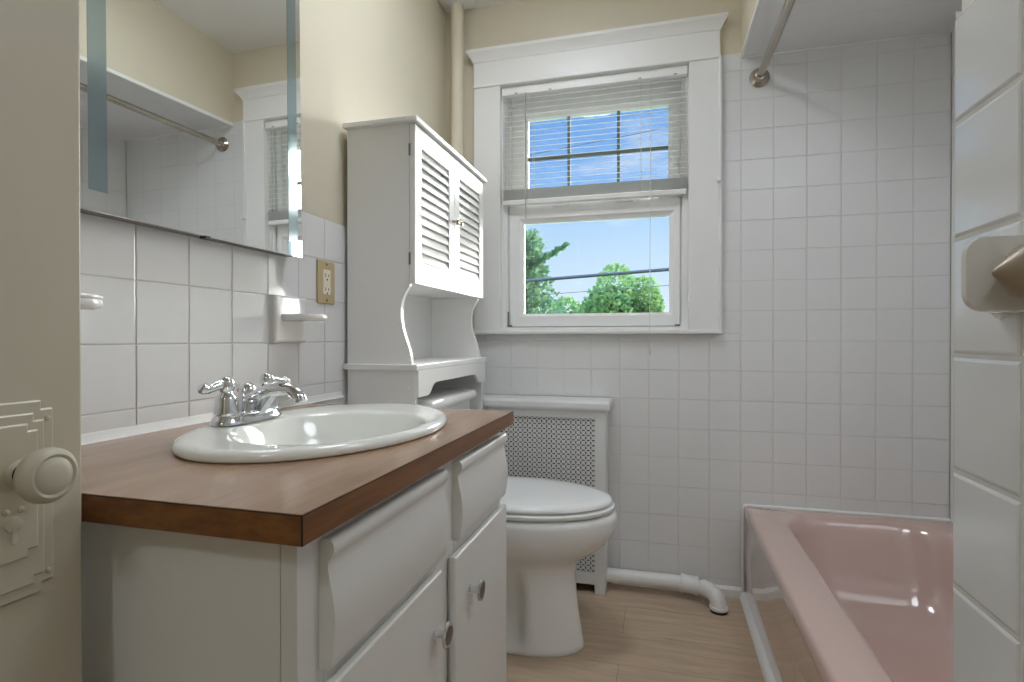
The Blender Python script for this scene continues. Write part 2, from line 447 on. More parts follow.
# ------------------------------------------------------------------ window blind
bl = thing('window_blind', (.607, YB + .005, 1.95), 'white horizontal slat blind half raised in the window', 'blind')
BX0, BX1 = .2455, .9685
MB().box(BX0, BX1, YB - .014, YB + .014, 1.945, 1.975, .002).build('head_rail', M['blind'], bl)
sl = MB()
zz = 1.932
while zz > 1.566:
    pr = []
    for k in range(7):
        u = k / 6 - .5
        pr.append((YB + .001 + u * .0245, zz + .0018 * (1 - 4 * u * u) + u * .0078))
    pr2 = [(a, b + .0006) for a, b in reversed(pr)]
    sl.prism(pr + pr2, BX0 + .002, BX1 - .002, 'x', smooth=True)
    zz -= .0222
sl.build('slats', M['slat'], bl)
st = MB()
for k in range(15):
    z = 1.522 + k * .0027
    pr = [(YB + .001 + (j / 6 - .5) * .025, z + .0012 * (1 - 4 * (j / 6 - .5) ** 2)) for j in range(7)]
    st.prism(pr + [(a, b + .0009) for a, b in reversed(pr)], BX0 + .002, BX1 - .002, 'x', smooth=True)
st.build('stacked_slats', M['blind'], bl)
MB().box(BX0 + .002, BX1 - .002, YB - .012, YB + .014, 1.498, 1.519, .004, 3).build('bottom_rail', M['blind'], bl)
for x in (.375, .800):
    for y in (YB - .0125, YB + .0145):
        MB().tube([(x, y, 1.95), (x, y, 1.51)], .0007, 6).build('ladder_cord', M['cord'], bl)
cd = MB(); cd.tube([(.838, YB - .017, 1.955), (.835, YB - .018, 1.5), (.834, YB - .040, 1.0), (.834, YB - .042, .91)], .0012, 6)
cd.lathe([(.001, 0), (.004, .004), (.005, .012), (.002, .022)], (.834, YB - .042, .893), n=10)
cd.build('pull_cord', M['cord'], bl)
cd = MB(); cd.tube([(.348, YB - .022, 1.945), (.348, YB - .022, 1.935), (.348, YB - .023, 1.44)], .0034, 6)
cd.build('tilt_wand', mat('clear_wand', '#a9aeb0', .15), bl)
for x in (.30, .44, .79, .92):
    MB().box(x, x + .012, YB - .0155, YB - .013, 1.948, 1.952).build('rail_clip', M['steel'], bl)
hk = MB(); hk.lathe([(.006, 0), (.006, .004), (.0035, .007), (.004, .011), (.0075, .016), (.0085, .020), (.007, .024), (.001, .026)], (1.078, CY0 - .006, 1.532), (0, -1, 0), 18)
tag(hk.build('cord_hook', M['trim']), 'small round white hook knob on the right window casing', 'hook')

# ------------------------------------------------------------------ corner riser pipe
rp = thing('riser_pipe', (.05, 2.10, 1.0), 'cream painted vertical heating pipe in the corner beside the window', 'pipe')
MB().tube([(.066, 2.112, 0.001), (.066, 2.112, CEIL - .001)], .026, 24).build('pipe', M['cream'], rp)
MB().lathe([(.075, 0), (.075, .004), (.05, .014), (.028, .018)], (.072, 2.087, CEIL - .0005), (0, 0, -1), 32).build('ceiling_collar', M['trim'], rp)

# ------------------------------------------------------------------ mirror cabinet
mr = thing('wall_mirror', (.02, .87, 1.148), 'frameless wall mirror with frosted side strips above the sink', 'mirror')
MX = .043; MY0, MY1, MZ0, MZ1 = .611, 1.134, 1.148, 1.99
TILT = lambda x, y, z: (x - .0097 * (z - MZ0) * (1 if x > .02 else 0), y, z)   # hung leaning back very slightly
MB().box(0.0005, MX - .004, MY0 + .004, MY1 - .004, MZ0 + .003, MZ1, mi=0).shear(TILT).build('backing', M['steel'], mr)
MB().box(MX - .004, MX, MY0, MY1, MZ0, MZ1, .0006, 1).shear(TILT).build('mirror_glass', M['mirror'], mr)
for a, b in ((.627, .656), (1.086, 1.117)):
    MB().box(MX - .002, MX + .0006, a, b, MZ0 + .032, MZ1 - .03).shear(TILT).build('frosted_strip', M['frost'], mr)
for y in (.850,):
    MB().box(.03, MX + .002, y - .006, y + .006, MZ0 - .004, MZ0 + .001).build('clip', M['black'], mr)

# ------------------------------------------------------------------ accessories on the left wall
ot = thing('outlet', (0, 1.288, 1.105), 'beige double outlet plate on the white tile under the mirror corner', 'outlet')
MB().box(.0002, .006, 1.250, 1.327, 1.048, 1.163, .002, 2).build('cover_plate', M['beige'], ot)
rc = MB()
rc.box(.004, .0075, 1.2715, 1.3055, 1.0715, 1.1395, .002, 2)
rcp = rc.build('receptacle', M['ivory'], ot)
sl = MB()
for zc in (1.124, 1.087):
    for dy, hh in ((-.0065, .0045), (.0065, .0035)):
        sl.box(.007, .0078, 1.2885 + dy - .0012, 1.2885 + dy + .0012, zc - hh, zc + hh)
    sl.lathe([(.0026, 0), (.0026, .0008)], (.007, 1.2885, zc - .011), (1, 0, 0), 12)
sl.build('socket_slots', M['dark'], rcp)
for zc in (1.1535, 1.0575):
    MB().lathe([(.0035, 0), (.0035, .0012), (.002, .0018)], (.006, 1.2885, zc), (1, 0, 0), 14).build('screw', M['steel'], ot)

def holder(name, y, label, cat, group, dish):
    # the ceramic base is one wall tile, the shelf juts out of it
    o = thing(name, (0, y, .9985), label, cat)
    b = MB()
    z0, z1 = .9445, 1.0560; w2 = .058
    rg = []
    for ins, x in ((0, .0002), (0, .011), (.002, .0145), (.006, .0165)):
        rg.append([(x, y - w2 + ins, z0 + ins), (x, y + w2 - ins, z0 + ins), (x, y + w2 - ins, z1 - ins), (x, y - w2 + ins, z1 - ins)])
    b.loft(rg, False); b.build('tile_base', M['ceramic'], o)
    a = MB()
    n = 24; rg = []
    def outline(z, grow, w, L):
        pts = []
        for i in range(n + 1):
            t = -PI / 2 + PI * i / n
            pts.append((L - w * .8 + w * .8 * math.cos(t) + grow * math.cos(t), y + (w + grow) * math.sin(t), z))
        pts = [(.012, y - w - grow, z)] + pts + [(.012, y + w + grow, z)]
        return pts
    W, L = (.040, .105)
    for z, g in ((.996, -.010), (.998, -.003), (1.002, 0), (1.008, 0), (1.0115, -.002), (1.012, -.006)):
        rg.append(outline(z, g, W, L))
    a.loft(rg, True)
    if dish:   # raised lip round the soap tray
        rim = outline(1.014, -.003, W, L)
        a.tube(rim[1:-1], .0035, 10)
    else:      # toothbrush slots as dark round openings with a raised collar
        for yy, xx in ((-.02, .05), (.02, .05)):
            a.lathe([(.009, 0), (.0095, .002), (.0075, .003)], (xx, y + yy, 1.0105), (0, 0, 1), 16)
        a.lathe([(.019, 0), (.0195, .003), (.016, .004)], (.076, y, 1.0105), (0, 0, 1), 24)
    a.build('tray' if dish else 'shelf', M['ceramic'], o)
    return o
holder('toothbrush_holder', 1.131, 'white ceramic toothbrush holder jutting from the tile below the outlet', 'toothbrush holder', None, False)
holder('soap_dish', .577, 'white ceramic soap dish on the tiled wall beside the open door edge', 'soap dish', None, True)

# ------------------------------------------------------------------ towel bar on the partition
tb = thing('towel_bracket', (1.14, .48, 1.0035), 'white ceramic bracket with pointed bronze peg on the right tiled partition', 'towel bracket')
def lug(yc, sgn):
    rings = []
    for y, x0, hh, r in ((yc, 1.0985, .0245, .010), (yc, 1.0960, .0275, .013), (yc + sgn * .004, 1.0945, .0285, .014), (yc + sgn * .010, 1.098, .0285, .014), (yc + sgn * .022, 1.112, .029, .012), (yc + sgn * .035, 1.126, .031, .008), (yc + sgn * .045, 1.1365, .033, .003)):
        pts = []
        zc = 1.0035
        pts.append((1.1405, y, zc - hh))
        for i in range(7):
            t = -PI / 2 - i * PI / 12
            pts.append((x0 + r + r * math.cos(t), y, zc - hh + r + r * math.sin(t)))
        for i in range(7):
            t = PI - i * PI / 12
            pts.append((x0 + r + r * math.cos(t), y, zc + hh - r + r * math.sin(t)))
        pts.append((1.1405, y, zc + hh))
        rings.append(pts)
    return rings
MB().loft(lug(.488, 1), True).build('bracket', M['ceramic'], tb)
MB().box(1.1335, 1.1405, .405, .500, .983, 1.024, .003, 3).build('base_plate', M['ceramic'], tb)
MB().lathe([(.001, 0), (.0022, .0006), (.004, .0022), (.0175, .0150), (.0190, .0172), (.0195, .0200), (.0195, .040)], (1.0992, .461, 1.0015), (1, 0, 0), 40).build('peg', M['bronze'], tb)

# ------------------------------------------------------------------ door
dr = struct(empty('door_1', (.28, .1, 0)))
MB().box(.262, .297, FY + .01, .4275, .008, 2.03, .0025, 2).build('door_slab', M['door'], dr)
pl = MB()
XF = .297
def stepped(y0, y1, z0, z1, s):   # outline with stepped corners, in (y,z)
    return [(y0 + s, z0), (y1 - s, z0), (y1 - s, z0 + s * .8), (y1, z0 + s * .8), (y1, z1 - s * .8), (y1 - s, z1 - s * .8), (y1 - s, z1), (y0 + s, z1), (y0 + s, z1 - s * .8), (y0, z1 - s * .8), (y0, z0 + s * .8), (y0 + s, z0 + s * .8)]
def plate(mb, y0, y1, z0, z1, s, x0, x1, e):
    yc, zc = (y0 + y1) / 2, (z0 + z1) / 2
    def rg(x, ins):
        return [(x, y + (ins if y < yc else -ins), z + (ins if z < zc else -ins)) for y, z in stepped(y0, y1, z0, z1, s)]
    mb.loft([rg(x0, 0), rg(x1 - e, 0), rg(x1, e)], False)
plate(pl, .320, .3965, .7130, .8960, .0105, XF - .001, XF + .0048, .0014)
plate(pl, .3300, .3868, .7240, .8850, .009, XF + .004, XF + .0034 + .0042, .0014)
plate(pl, .3375, .3795, .7520, .8760, .0085, XF + .006, XF + .0105, .0014)
# keyhole escutcheon with leaf ornament
pl.lathe([(.0075, 0), (.007, .0022), (.004, .0032)], (XF + .0095, .3585, .786), (1, 0, 0), 18)
pl.box(XF + .0095, XF + .0125, .3562, .3608, .768, .786, .0008, 1)
for k, (dy, dz) in enumerate(((-.006, .008), (.006, .008), (-.005, -.004), (.005, -.004))):
    pl.lathe([(.0035, 0), (.003, .0016), (.001, .0024)], (XF + .0095, .3585 + dy, .79 + dz), (1, 0, 0), 10)
for y, z in ((.391, .878), (.391, .731), (.3255, .878), (.3255, .731)):
    pl.lathe([(.0028, 0), (.0026, .0012), (.0012, .002)], (XF + .0045, y, z), (1, 0, 0), 12)
pl.build('escutcheon_plate', M['door'], dr)
kb = MB()
KO = (XF + .009, .3645, .8310)
kb.lathe([(a_ * .87, b_ * .80) for a_, b_ in [(.015, 0), (.015, .003), (.0105, .006), (.0095, .016), (.011, .020), (.019, .024), (.0262, .030), (.0288, .038), (.0282, .045), (.0255, .0495), (.0222, .0515), (.0205, .0508), (.0192, .0500), (.0178, .0510), (.016, .0528), (.010, .0542), (.001, .0548)]], KO, (1, .05, 0), 48)
knob = kb.build('door_knob', M['door'], dr)
MB().lathe([(.0098, 0), (.0098, .0012)], (XF + .0140, .3647, .8310), (1, 0, 0), 20).build('knob_gap', M['dark'], knob)

# ------------------------------------------------------------------ vanity
va = thing('vanity_cabinet', (.26, .82, 0), 'white painted sink vanity with two drawer fronts and two doors', 'vanity')
VX, VY0, VY1 = .522, .471, 1.188
b = MB()
b.box(.001, VX - .0205, VY0, VY0 + .018, .001, .7595)              # near side panel
b.box(.001, VX - .0205, VY1 - .018, VY1, .001, .7595)              # far side panel
b.box(.001, VX - .0205, VY0 + .0185, VY1 - .0185, .09, .108)       # bottom
b.box(.001, .007, VY0 + .0185, VY1 - .0185, .1085, .7595)          # back
b.box(.44, .455, VY0 + .0185, VY1 - .0185, .001, .0895)            # toe kick
F0, F1 = VX - .02, VX
b.box(F0, F1, VY0, VY0 + .045, .085, .7595, .0012, 2)              # face frame stiles and rails
b.box(F0, F1, VY1 - .030, VY1, .085, .7595, .0012, 2)
b.box(F0, F1 - .0004, .800, .900, .086, .7590)
b.box(F0, F1 - .0004, VY0 + .0455, .7995, .725, .7590); b.box(F0, F1 - .0004, .9005, VY1 - .0305, .725, .7590)
b.box(F0, F1 - .0004, VY0 + .0455, .7995, .570, .620); b.box(F0, F1 - .0004, .9005, VY1 - .0305, .570, .620)
b.box(F0, F1 - .0004, VY0 + .0455, .7995, .086, .110); b.box(F0, F1 - .0004, .9005, VY1 - .0305, .086, .110)
b.build('body', M['cabinet'], va)
def drawer(y0, y1, z0, z1):
    h = z1 - z0; d = []
    # waterfall profile (x out from the carcass, z): rolled top nose, hollow, belly
    front = [(.0125, 0), (.0140, .003), (.0165, .018), (.0188, .036), (.0196, .050), (.0188, .066), (.0162, .082), (.0130, .096), (.0112, .106), (.0108, .112), (.0122, .1165), (.0155, .1205), (.0180, .1250), (.0186, .1300), (.0172, .1350), (.0138, .1385), (.0090, .1400)]
    sc = h / .14
    back = [(0.0, .1360), (0, 0)]
    poly = [(VX + a, z0 + z * sc) for a, z in front + back]
    mb = MB()
    n = len(poly)
    vs = [(x, y0, z) for x, z in poly] + [(x, y1, z) for x, z in poly]
    fs = [(i, (i + 1) % n, n + (i + 1) % n, n + i) for i in range(n)]
    mb.add(vs, fs, True); mb.add(vs, [tuple(range(n - 1, -1, -1)), tuple(range(n, 2 * n))], False)
    return mb.build('drawer_front', M['cabinet'], va, 50)
drawer(.507, .832, .602, .742); drawer(.893, 1.184, .602, .742)
def vdoor(y0, y1, z0, z1, ky, kz):
    d = MB()
    def rg(x, i): return [(x, y0 + i, z0 + i), (x, y1 - i, z0 + i), (x, y1 - i, z1 - i), (x, y0 + i, z1 - i)]
    d.loft([rg(VX + .0005, .006), rg(VX + .008, 0), rg(VX + .0145, 0), rg(VX + .0172, .0022)], False)
    dd = d.build('door', M['cabinet'], va)
    k = MB()
    k.lathe([(.0085, 0), (.0085, .0015), (.0062, .003), (.0058, .013), (.0065, .016), (.012, .018), (.0180, .0195), (.0188, .0215), (.0180, .0240), (.014, .0245)], (VX + .017, ky, kz), (1, 0, 0), 32)
    kk = k.build('knob', M['chrome'], dd)
    MB().lathe([(.0142, 0), (.0135, .0008), (.001, .0012)], (VX + .017 + .0243, ky, kz), (1, 0, 0), 28).build('knob_cap', M['steel'], kk)
vdoor(.500, .806, .095, .587, .775, .503)
vdoor(.866, 1.182, .095, .583, .936, .500)

ct = thing('countertop', (.276, .82, .76), 'brown wood-look laminate countertop on the white vanity', 'countertop')
CX, CYN, CYF = .551, .4395, 1.198
def with_hole(x0, x1, y0, y1, z0, z1, n=96):
    def pr(z, rectang):
        pts = []
        for i in range(n):
            t = 2 * PI * i / n; c, q = math.cos(t), math.sin(t)
            ex, ey = .2985 + .187 * c, .864 + .262 * q
            if not rectang: pts.append((ex, ey, z)); continue
            dx = (x1 - .2985) if c > 0 else (x0 - .2985); dy = (y1 - .864) if q > 0 else (y0 - .864)
            k = min(dx / c if abs(c) > 1e-9 else 1e9, dy / q if abs(q) > 1e-9 else 1e9)
            pts.append((.2985 + c * k, .864 + q * k, z))
        # put exact corners on the nearest outline points
        if rectang:
            for cx_, cy_ in ((x0, y0), (x1, y0), (x1, y1), (x0, y1)):
                i = min(range(n), key=lambda j: (pts[j][0] - cx_) ** 2 + (pts[j][1] - cy_) ** 2); pts[i] = (cx_, cy_, z)
        return pts
    m = MB(); R_ = [pr(z0, False), pr(z0, True), pr(z1, True), pr(z1, False), pr(z0, False)]
    m.loft(R_, False, False, False); return m
with_hole(.0005, CX - .0008, CYN + .0008, CYF - .0008, .7887, .79).build('laminate_top', M['laminate'], ct)
e = with_hole(.0005, CX, CYN, CYF, .7602, .7886).build('edge_band', M['laminate_edge'], ct); e['label'] = 'dark brown wood edge strip'
b = MB()
b.box(CX - .0022, CX + .0003, CYN - .0003, CYF, .7884, .7893); b.box(.0005, CX + .0003, CYN - .0003, CYN + .0018, .7884, .7893)
b.box(CX - .0012, CX + .0003, CYN - .0003, CYN + .0008, .7604, .7884)
b.build('edge_seam', M['seam'], ct)

# ------------------------------------------------------------------ sink
sk = thing('sink', (.299, .864, .79), 'oval white drop-in sink set in the brown countertop', 'sink')
def ell(cx, cy, ax, ay, z, n=64): return [(cx + ax * math.cos(2 * PI * i / n), cy + ay * math.sin(2 * PI * i / n), z) for i in range(n)]
OC = (.2985, .8640); IC = (.3225, .838)
rings = [ell(*IC, .030, .030, .668), ell(*IC, .056, .061, .674), ell(*IC, .092, .104, .692), ell(*IC, .120, .137, .722), ell(*IC, .140, .158, .758), ell(*OC, .170, .215, .780), ell(*OC, .180, .255, .7890), ell(*OC, .190, .266, .7903), ell(*OC, .1945, .2755, .7910), ell(*OC, .1965, .2775, .7935), ell(*OC, .1960, .2770, .7990), ell(*OC, .1930, .2740, .8035), ell(*OC, .187, .268, .8062),
         ell(*OC, .179, .260, .8065)]
def mixe(t, ax, ay, z): return ell(OC[0] + (IC[0] - OC[0]) * t, OC[1] + (IC[1] - OC[1]) * t, ax, ay, z)
rings += [mixe(.7, .158, .198, .8045), mixe(1, .1530, .1790, .8038), ell(*IC, .1500, .1750, .8022), ell(*IC, .1475, .1715, .7990), ell(*IC, .1458, .1690, .7950), ell(*IC, .139, .160, .785), ell(*IC, .130, .149, .760), ell(*IC, .112, .128, .728), ell(*IC, .085, .097, .700), ell(*IC, .05, .055, .682), ell(*IC, .026, .026, .676)]
b = MB(); b.loft(rings, True, False, True)
b.build('basin', M['sinkware'], sk, 60)
MB().lathe([(.030, 0), (.030, .002), (.024, .004), (.022, .002), (.001, .001)], (*IC, .6765), (0, 0, 1), 28).build('drain', M['chrome'], sk)

# ------------------------------------------------------------------ faucet
fa = thing('faucet', (.150, .832, .806), 'chrome two-handle faucet standing on the back of the sink', 'faucet')
FX, FYc, FZ = .148, .833, .8066
def obl(x, y, hx, hy, z, n=40):   # stadium outline
    pts = []
    for i in range(n):
        t = 2 * PI * i / n; c, s_ = math.cos(t), math.sin(t)
        pts.append((x + hx * c, y + (hy - hx) * (1 if s_ > 0 else -1) * (abs(s_) ** .25 if abs(s_) > 1e-6 else 0) + hx * s_, z))
    return pts
b = MB()
b.loft([obl(FX, FYc, .029, .079, FZ + .0003), obl(FX, FYc, .029, .079, FZ + .003), obl(FX, FYc, .0275, .0775, FZ + .006), obl(FX, FYc, .024, .073, FZ + .013), obl(FX, FYc, .0215, .070, FZ + .017), obl(FX, FYc, .019, .067, FZ + .0185)], True)
b.build('base_plate', M['chrome'], fa, 50)
def handle(sg):
    y = FYc + sg * .0508
    b = MB()
    b.lathe([(.0200, .016), (.0205, .020), (.0198, .024), (.0190, .030), (.0178, .044), (.0145, .050), (.0110, .053), (.0102, .056), (.0128, .060), (.0138, .066), (.0132, .073), (.0105, .079), (.005, .082), (.001, .0825)], (FX, y, FZ), (0, 0, 1), 12 if False else 28)
    h = b.build('handle', M['chrome'], fa, 45)
    l = MB()
    px = [(0, .069), (.011, .0690), (.020, .0665), (.028, .0638), (.034, .0625), (.0385, .0632), (.0430, .0655), (.0455, .0685)]
    rr = [.0092, .0088, .0080, .0074, .0076, .0090, .0098, .0065]
    dx = -.010 if sg < 0 else .010
    l.tube([(FX + dx * u / .05, y + sg * u, FZ + z) for u, z in px], rr, 16)
    l.build('lever', M['chrome'], h, 60)
handle(-1); handle(1)
b = MB()
sp_ = [(0, .040, .0150), (.012, .041, .0152), (.026, .0455, .0140), (.042, .0515, .0130), (.058, .0560, .0122), (.074, .0580, .0116), (.090, .0570, .0112), (.098, .0535, .0112), (.106, .0480, .0116), (.110, .0440, .0112)]
b.tube([(FX + u, FYc, FZ + z_) for u, z_, r_ in sp_], [r_ for u, z_, r_ in sp_], 20)
b.prism([(FX + .005, FZ + .010), (FX + .030, FZ + .012), (FX + .040, FZ + .026), (FX + .058, FZ + .048), (FX + .02, FZ + .045), (FX + .002, FZ + .035)], FYc - .009, FYc + .009, 'y', smooth=False)
b.lathe([(.0185, .012), (.0185, .020), (.0170, .030), (.0160, .048), (.0150, .056), (.0120, .063), (.007, .067), (.001, .068)], (FX, FYc, FZ), (0, 0, 1), 28)
b.build('spout', M['chrome'], fa, 60)
MB().lathe([(.0108, 0), (.0112, .004), (.0108, .010), (.009, .0105)], (FX + .109, FYc, FZ + .0450), (.45, 0, -1), 20).build('aerator', M['chrome'], fa)
b = MB(); b.tube([(FX - .017, FYc, FZ + .01), (FX - .017, FYc, FZ + .052)], .0028, 10)
b.lathe([(.003, 0), (.0075, .004), (.0082, .009), (.006, .014), (.001, .016)], (FX - .017, FYc, FZ + .050), (0, 0, 1), 18)
b.build('lift_rod', M['chrome'], fa)

# ------------------------------------------------------------------ etagere over the toilet
et = thing('storage_cabinet', (.11, 1.678, 0), 'tall white over-toilet cabinet with louvered doors and open shelf', 'cabinet')
EY0, EY1 = 1.380, 1.976; EB = .012
TH = .015
def side(y0, y1):
    pr = [(EB, .883), (.212, .883), (.2085, .905), (.202, .93), (.192, .957), (.1835, .985), (.179, 1.012), (.1785, 1.038), (.183, 1.062), (.193, 1.083), (.204, 1.100), (.205, 1.112), (.205, 1.548), (EB, 1.548)]
    m = MB().prism(pr, y0, y1, 'y')
    return m
def low(y0, y1):
    return MB().prism([(EB, 0), (.055, 0), (.060, .10), (.085, .135), (.14, .135), (.166, .10), (.172, 0), (.221, 0), (.221, .866), (EB, .866)], y0, y1, 'y')
side(EY0, EY0 + TH).build('side_panel', M['etagere'], et); side(EY1 - TH, EY1).build('side_panel', M['etagere'], et)
low(EY0, EY0 + TH).build('leg_panel', M['etagere'], et); low(EY1 - TH, EY1).build('leg_panel', M['etagere'], et)
for y in (EY0,):
    MB().lathe([(.005, 0), (.005, .001), (.003, .0015)], (.199, y, .818), (0, -1, 0), 16).build('screw_cap', M['etagere'], et)
MB().box(EB, EB + .006, EY0 + TH, EY1 - TH, .80, 1.548).build('back_panel', M['etagere'], et)
MB().box(EB - .006, .234, EY0 - .016, EY1 + .016, 1.548, 1.563, .003, 2).build('top_panel', M['etagere'], et)
MB().box(EB - .008, .232, EY0 - .012, EY1 + .014, .866, .883, .0025, 2).build('shelf', M['etagere'], et)
MB().box(EB, .205, EY0 + TH, EY1 - TH, 1.107, 1.121).build('bottom_panel', M['etagere'], et)
a0, a1 = EY0 + .001, EY1 - .001
pr = [(a0, .866), (a0, .792)]
cut = [(.060, .792), (.072, .794), (.084, .801), (.096, .813), (.110, .822), (.128, .826)]
pr += [(a0 + u, z_) for u, z_ in cut] + [(a1 - u, z_) for u, z_ in reversed(cut)] + [(a1, .792), (a1, .866)]
MB().prism(pr, .221, .2325 - .001, 'x').build('apron', M['etagere'], et)
def ldoor(y0, y1, inner):
    x0, x1 = .2065, .2225; z0, z1 = 1.106, 1.545; sw = .043; rb, rt = .062, .055
    d = MB()
    d.box(x0, x1, y0, y0 + sw, z0, z1, .0015); d.box(x0, x1, y1 - sw, y1, z0, z1, .0015)
    d.box(x0, x1 - .0003, y0 + sw - .001, y1 - sw + .001, z0, z0 + rb, .0012); d.box(x0, x1 - .0003, y0 + sw - .001, y1 - sw + .001, z1 - rt, z1, .0012)
    dd = d.build('louvered_door', M['etagere'], et)
    l = MB(); n = 12; za, zb = z0 + rb, z1 - rt; st = (zb - za) / n
    for k in range(n):
        z = za + st * (k + .08)
        pr = [(x1 - .001, z), (x1 - .0036, z - .0012), (x0 + .0015, z + st * 1.03), (x0 + .005, z + st * 1.08)]
        vs = [(a, yy, c) for yy in (y0 + sw - .001, y1 - sw + .001) for a, c in pr]
        l.add(vs, [(0, 1, 5, 4), (1, 2, 6, 5), (2, 3, 7, 6), (3, 0, 4, 7), (3, 2, 1, 0), (4, 5, 6, 7)], False)
    l.build('louvers', M['etagere'], dd)
    ky = (y1 - .016) if inner > 0 else (y0 + .016)
    k = MB(); k.lathe([(.0052, 0), (.0048, .003), (.0036, .008), (.0048, .012), (.0088, .0155), (.0100, .0185), (.0082, .0225), (.001, .0245)], (x1, ky, 1.334), (1, 0, 0), 22)
    k.build('knob', M['nickel'], dd)
    hy = y0 if inner > 0 else y1
    for z in (1.175, 1.475):
        h = MB(); s_ = -1 if inner > 0 else 1
        h.box(.2035, .2095, min(hy, hy + s_ * .0025), max(hy, hy + s_ * .0025), z - .017, z + .017, .0008, 1)
        h.build('hinge', M['steel'], dd)
ym = (EY0 + EY1) / 2
ldoor(EY0 - .001, ym - .0012, 1); ldoor(ym + .0012, EY1 + .001, -1)

# ------------------------------------------------------------------ toilet
to = thing('toilet', (.40, 1.685, 0), 'white two-piece toilet with closed lid under the tall cabinet', 'toilet')
TY = 1.685
def egg(xb, xf, w, z, n=72, mid=.42, pw=.80, yc=TY, sq=.72):
    pts = []; xm = xb + (xf - xb) * mid
    for i in range(n):
        t = 2 * PI * i / n; c, s_ = math.cos(t), math.sin(t)
        if c >= 0: x = xm + (xf - xm) * c; y = w * (1 if s_ > 0 else -1) * abs(s_) ** 1.0
        else: x = xm - (xm - xb) * abs(c) ** sq; y = w * (1 if s_ > 0 else -1) * abs(s_) ** pw
        pts.append((x, yc + y, z))
    return pts
BZ = [  # z, back, front, half-width, mid
    (.000, .130, .643, .098, .62), (.006, .126, .647, .101, .62), (.020, .130, .644, .100, .62), (.06, .135, .637, .098, .62), (.12, .14, .628, .097, .62), (.18, .145, .622, .098, .62), (.235, .15, .619, .100, .60),
    (.262, .155, .626, .106, .56), (.285, .16, .650, .124, .50), (.305, .17, .683, .146, .46), (.330, .18, .713, .166, .43), (.358, .19, .733, .178, .42), (.385, .19, .744, .184, .42), (.408, .19, .747, .186, .42), (.420, .19, .744, .184, .42), (.4265, .195, .737, .178, .42)]
rings = []
for z, xb, xf, w, md in BZ:
    r = egg(xb, xf, w, z, mid=md)
    if .03 < z < .24:   # hollow behind the trapway on each flank
        rr = []
        for (x, y, q) in r:
            f = max(0, min(1, (.485 - x) / .022)) * max(0, min(1, (x - .20) / .03)) * max(0, min(1, (z - .03) / .03)) * max(0, min(1, (.24 - z) / .02))
            rr.append((x, y + (-.034 if y > TY else .034) * f, q))
        r = rr
    rings.append(r)
rings += [egg(.24, .70, .145, .4255), egg(.28, .68, .125, .40), egg(.32, .64, .10, .33)]
b = MB(); b.loft(rings, True, True, True); b.build('bowl', M['porcelain'], to, 50)
b = MB(); b.box(.10, .30, TY - .12, TY + .12, .33, .425, .02, 3); b.build('tank_deck', M['porcelain'], to)
b = MB(); b.loft([egg(.225, .722, .168, .4280), egg(.225, .724, .170, .4335), egg(.214, .737, .182, .4345), egg(.212, .739, .184, .4365), egg(.212, .739, .184, .4445), egg(.216, .735, .180, .4475)], True); b.build('seat', M['seat'], to, 50)
b = MB(); b.loft([egg(.225, .714, .165, .4460), egg(.225, .716, .166, .4525), egg(.214, .729, .179, .4535), egg(.211, .732, .181, .4558), egg(.212, .731, .180, .4625), egg(.218, .724, .174, .4680), egg(.25, .69, .152, .4725), egg(.32, .63, .10, .4755), egg(.40, .55, .04, .4765)], True); b.build('lid', M['seat'], to, 50)
for s_ in (-1, 1):
    MB().box(.185, .235, TY + s_ * .075 - .02, TY + s_ * .075 + .02, .427, .452, .006, 3).build('hinge', M['seat'], to)
def rrect(x0, x1, y0, y1, r, z, k=6):
    pts = []
    for cx, cy, t0 in ((x1 - r, y1 - r, 0), (x0 + r, y1 - r, PI / 2), (x0 + r, y0 + r, PI), (x1 - r, y0 + r, 1.5 * PI)):
        for i in range(k + 1):
            t = t0 + PI / 2 * i / k; pts.append((cx + r * math.cos(t), cy + r * math.sin(t), z))
    return pts
b = MB(); b.loft([rrect(.030, .195, TY - .19, TY + .19, .03, .428), rrect(.025, .205, TY - .203, TY + .203, .03, .60), rrect(.022, .208, TY - .208, TY + .208, .03, .738)], True); b.build('tank', M['porcelain'], to, 50)
b = MB()
b.loft([rrect(.014, .226, TY - .217, TY + .217, .035, .738), rrect(.010, .230, TY - .221, TY + .221, .036, .744), rrect(.010, .230, TY - .221, TY + .221, .036, .758), rrect(.016, .224, TY - .215, TY + .215, .034, .768), rrect(.035, .205, TY - .195, TY + .195, .03, .773), rrect(.07, .17, TY - .17, TY + .17, .03, .775)], True)
b.build('tank_lid', M['porcelain'], to, 50)
b = MB(); b.lathe([(.012, 0), (.012, .004), (.008, .008), (.007, .016)], (.207, TY - .16, .69), (1, 0, 0), 18); b.tube([(.222, TY - .165, .69), (.224, TY - .12, .687), (.222, TY - .085, .684)], [.006, .005, .006], 12)
b.build('flush_lever', M['chrome'], to)
for s_ in (-1, 1):
    MB().lathe([(.013, 0), (.013, .006), (.010, .014), (.004, .019), (.001, .0195)], (.33, TY + s_ * .112, .0), (0, 0, 1), 18).build('bolt_cap', M['seat'], to)

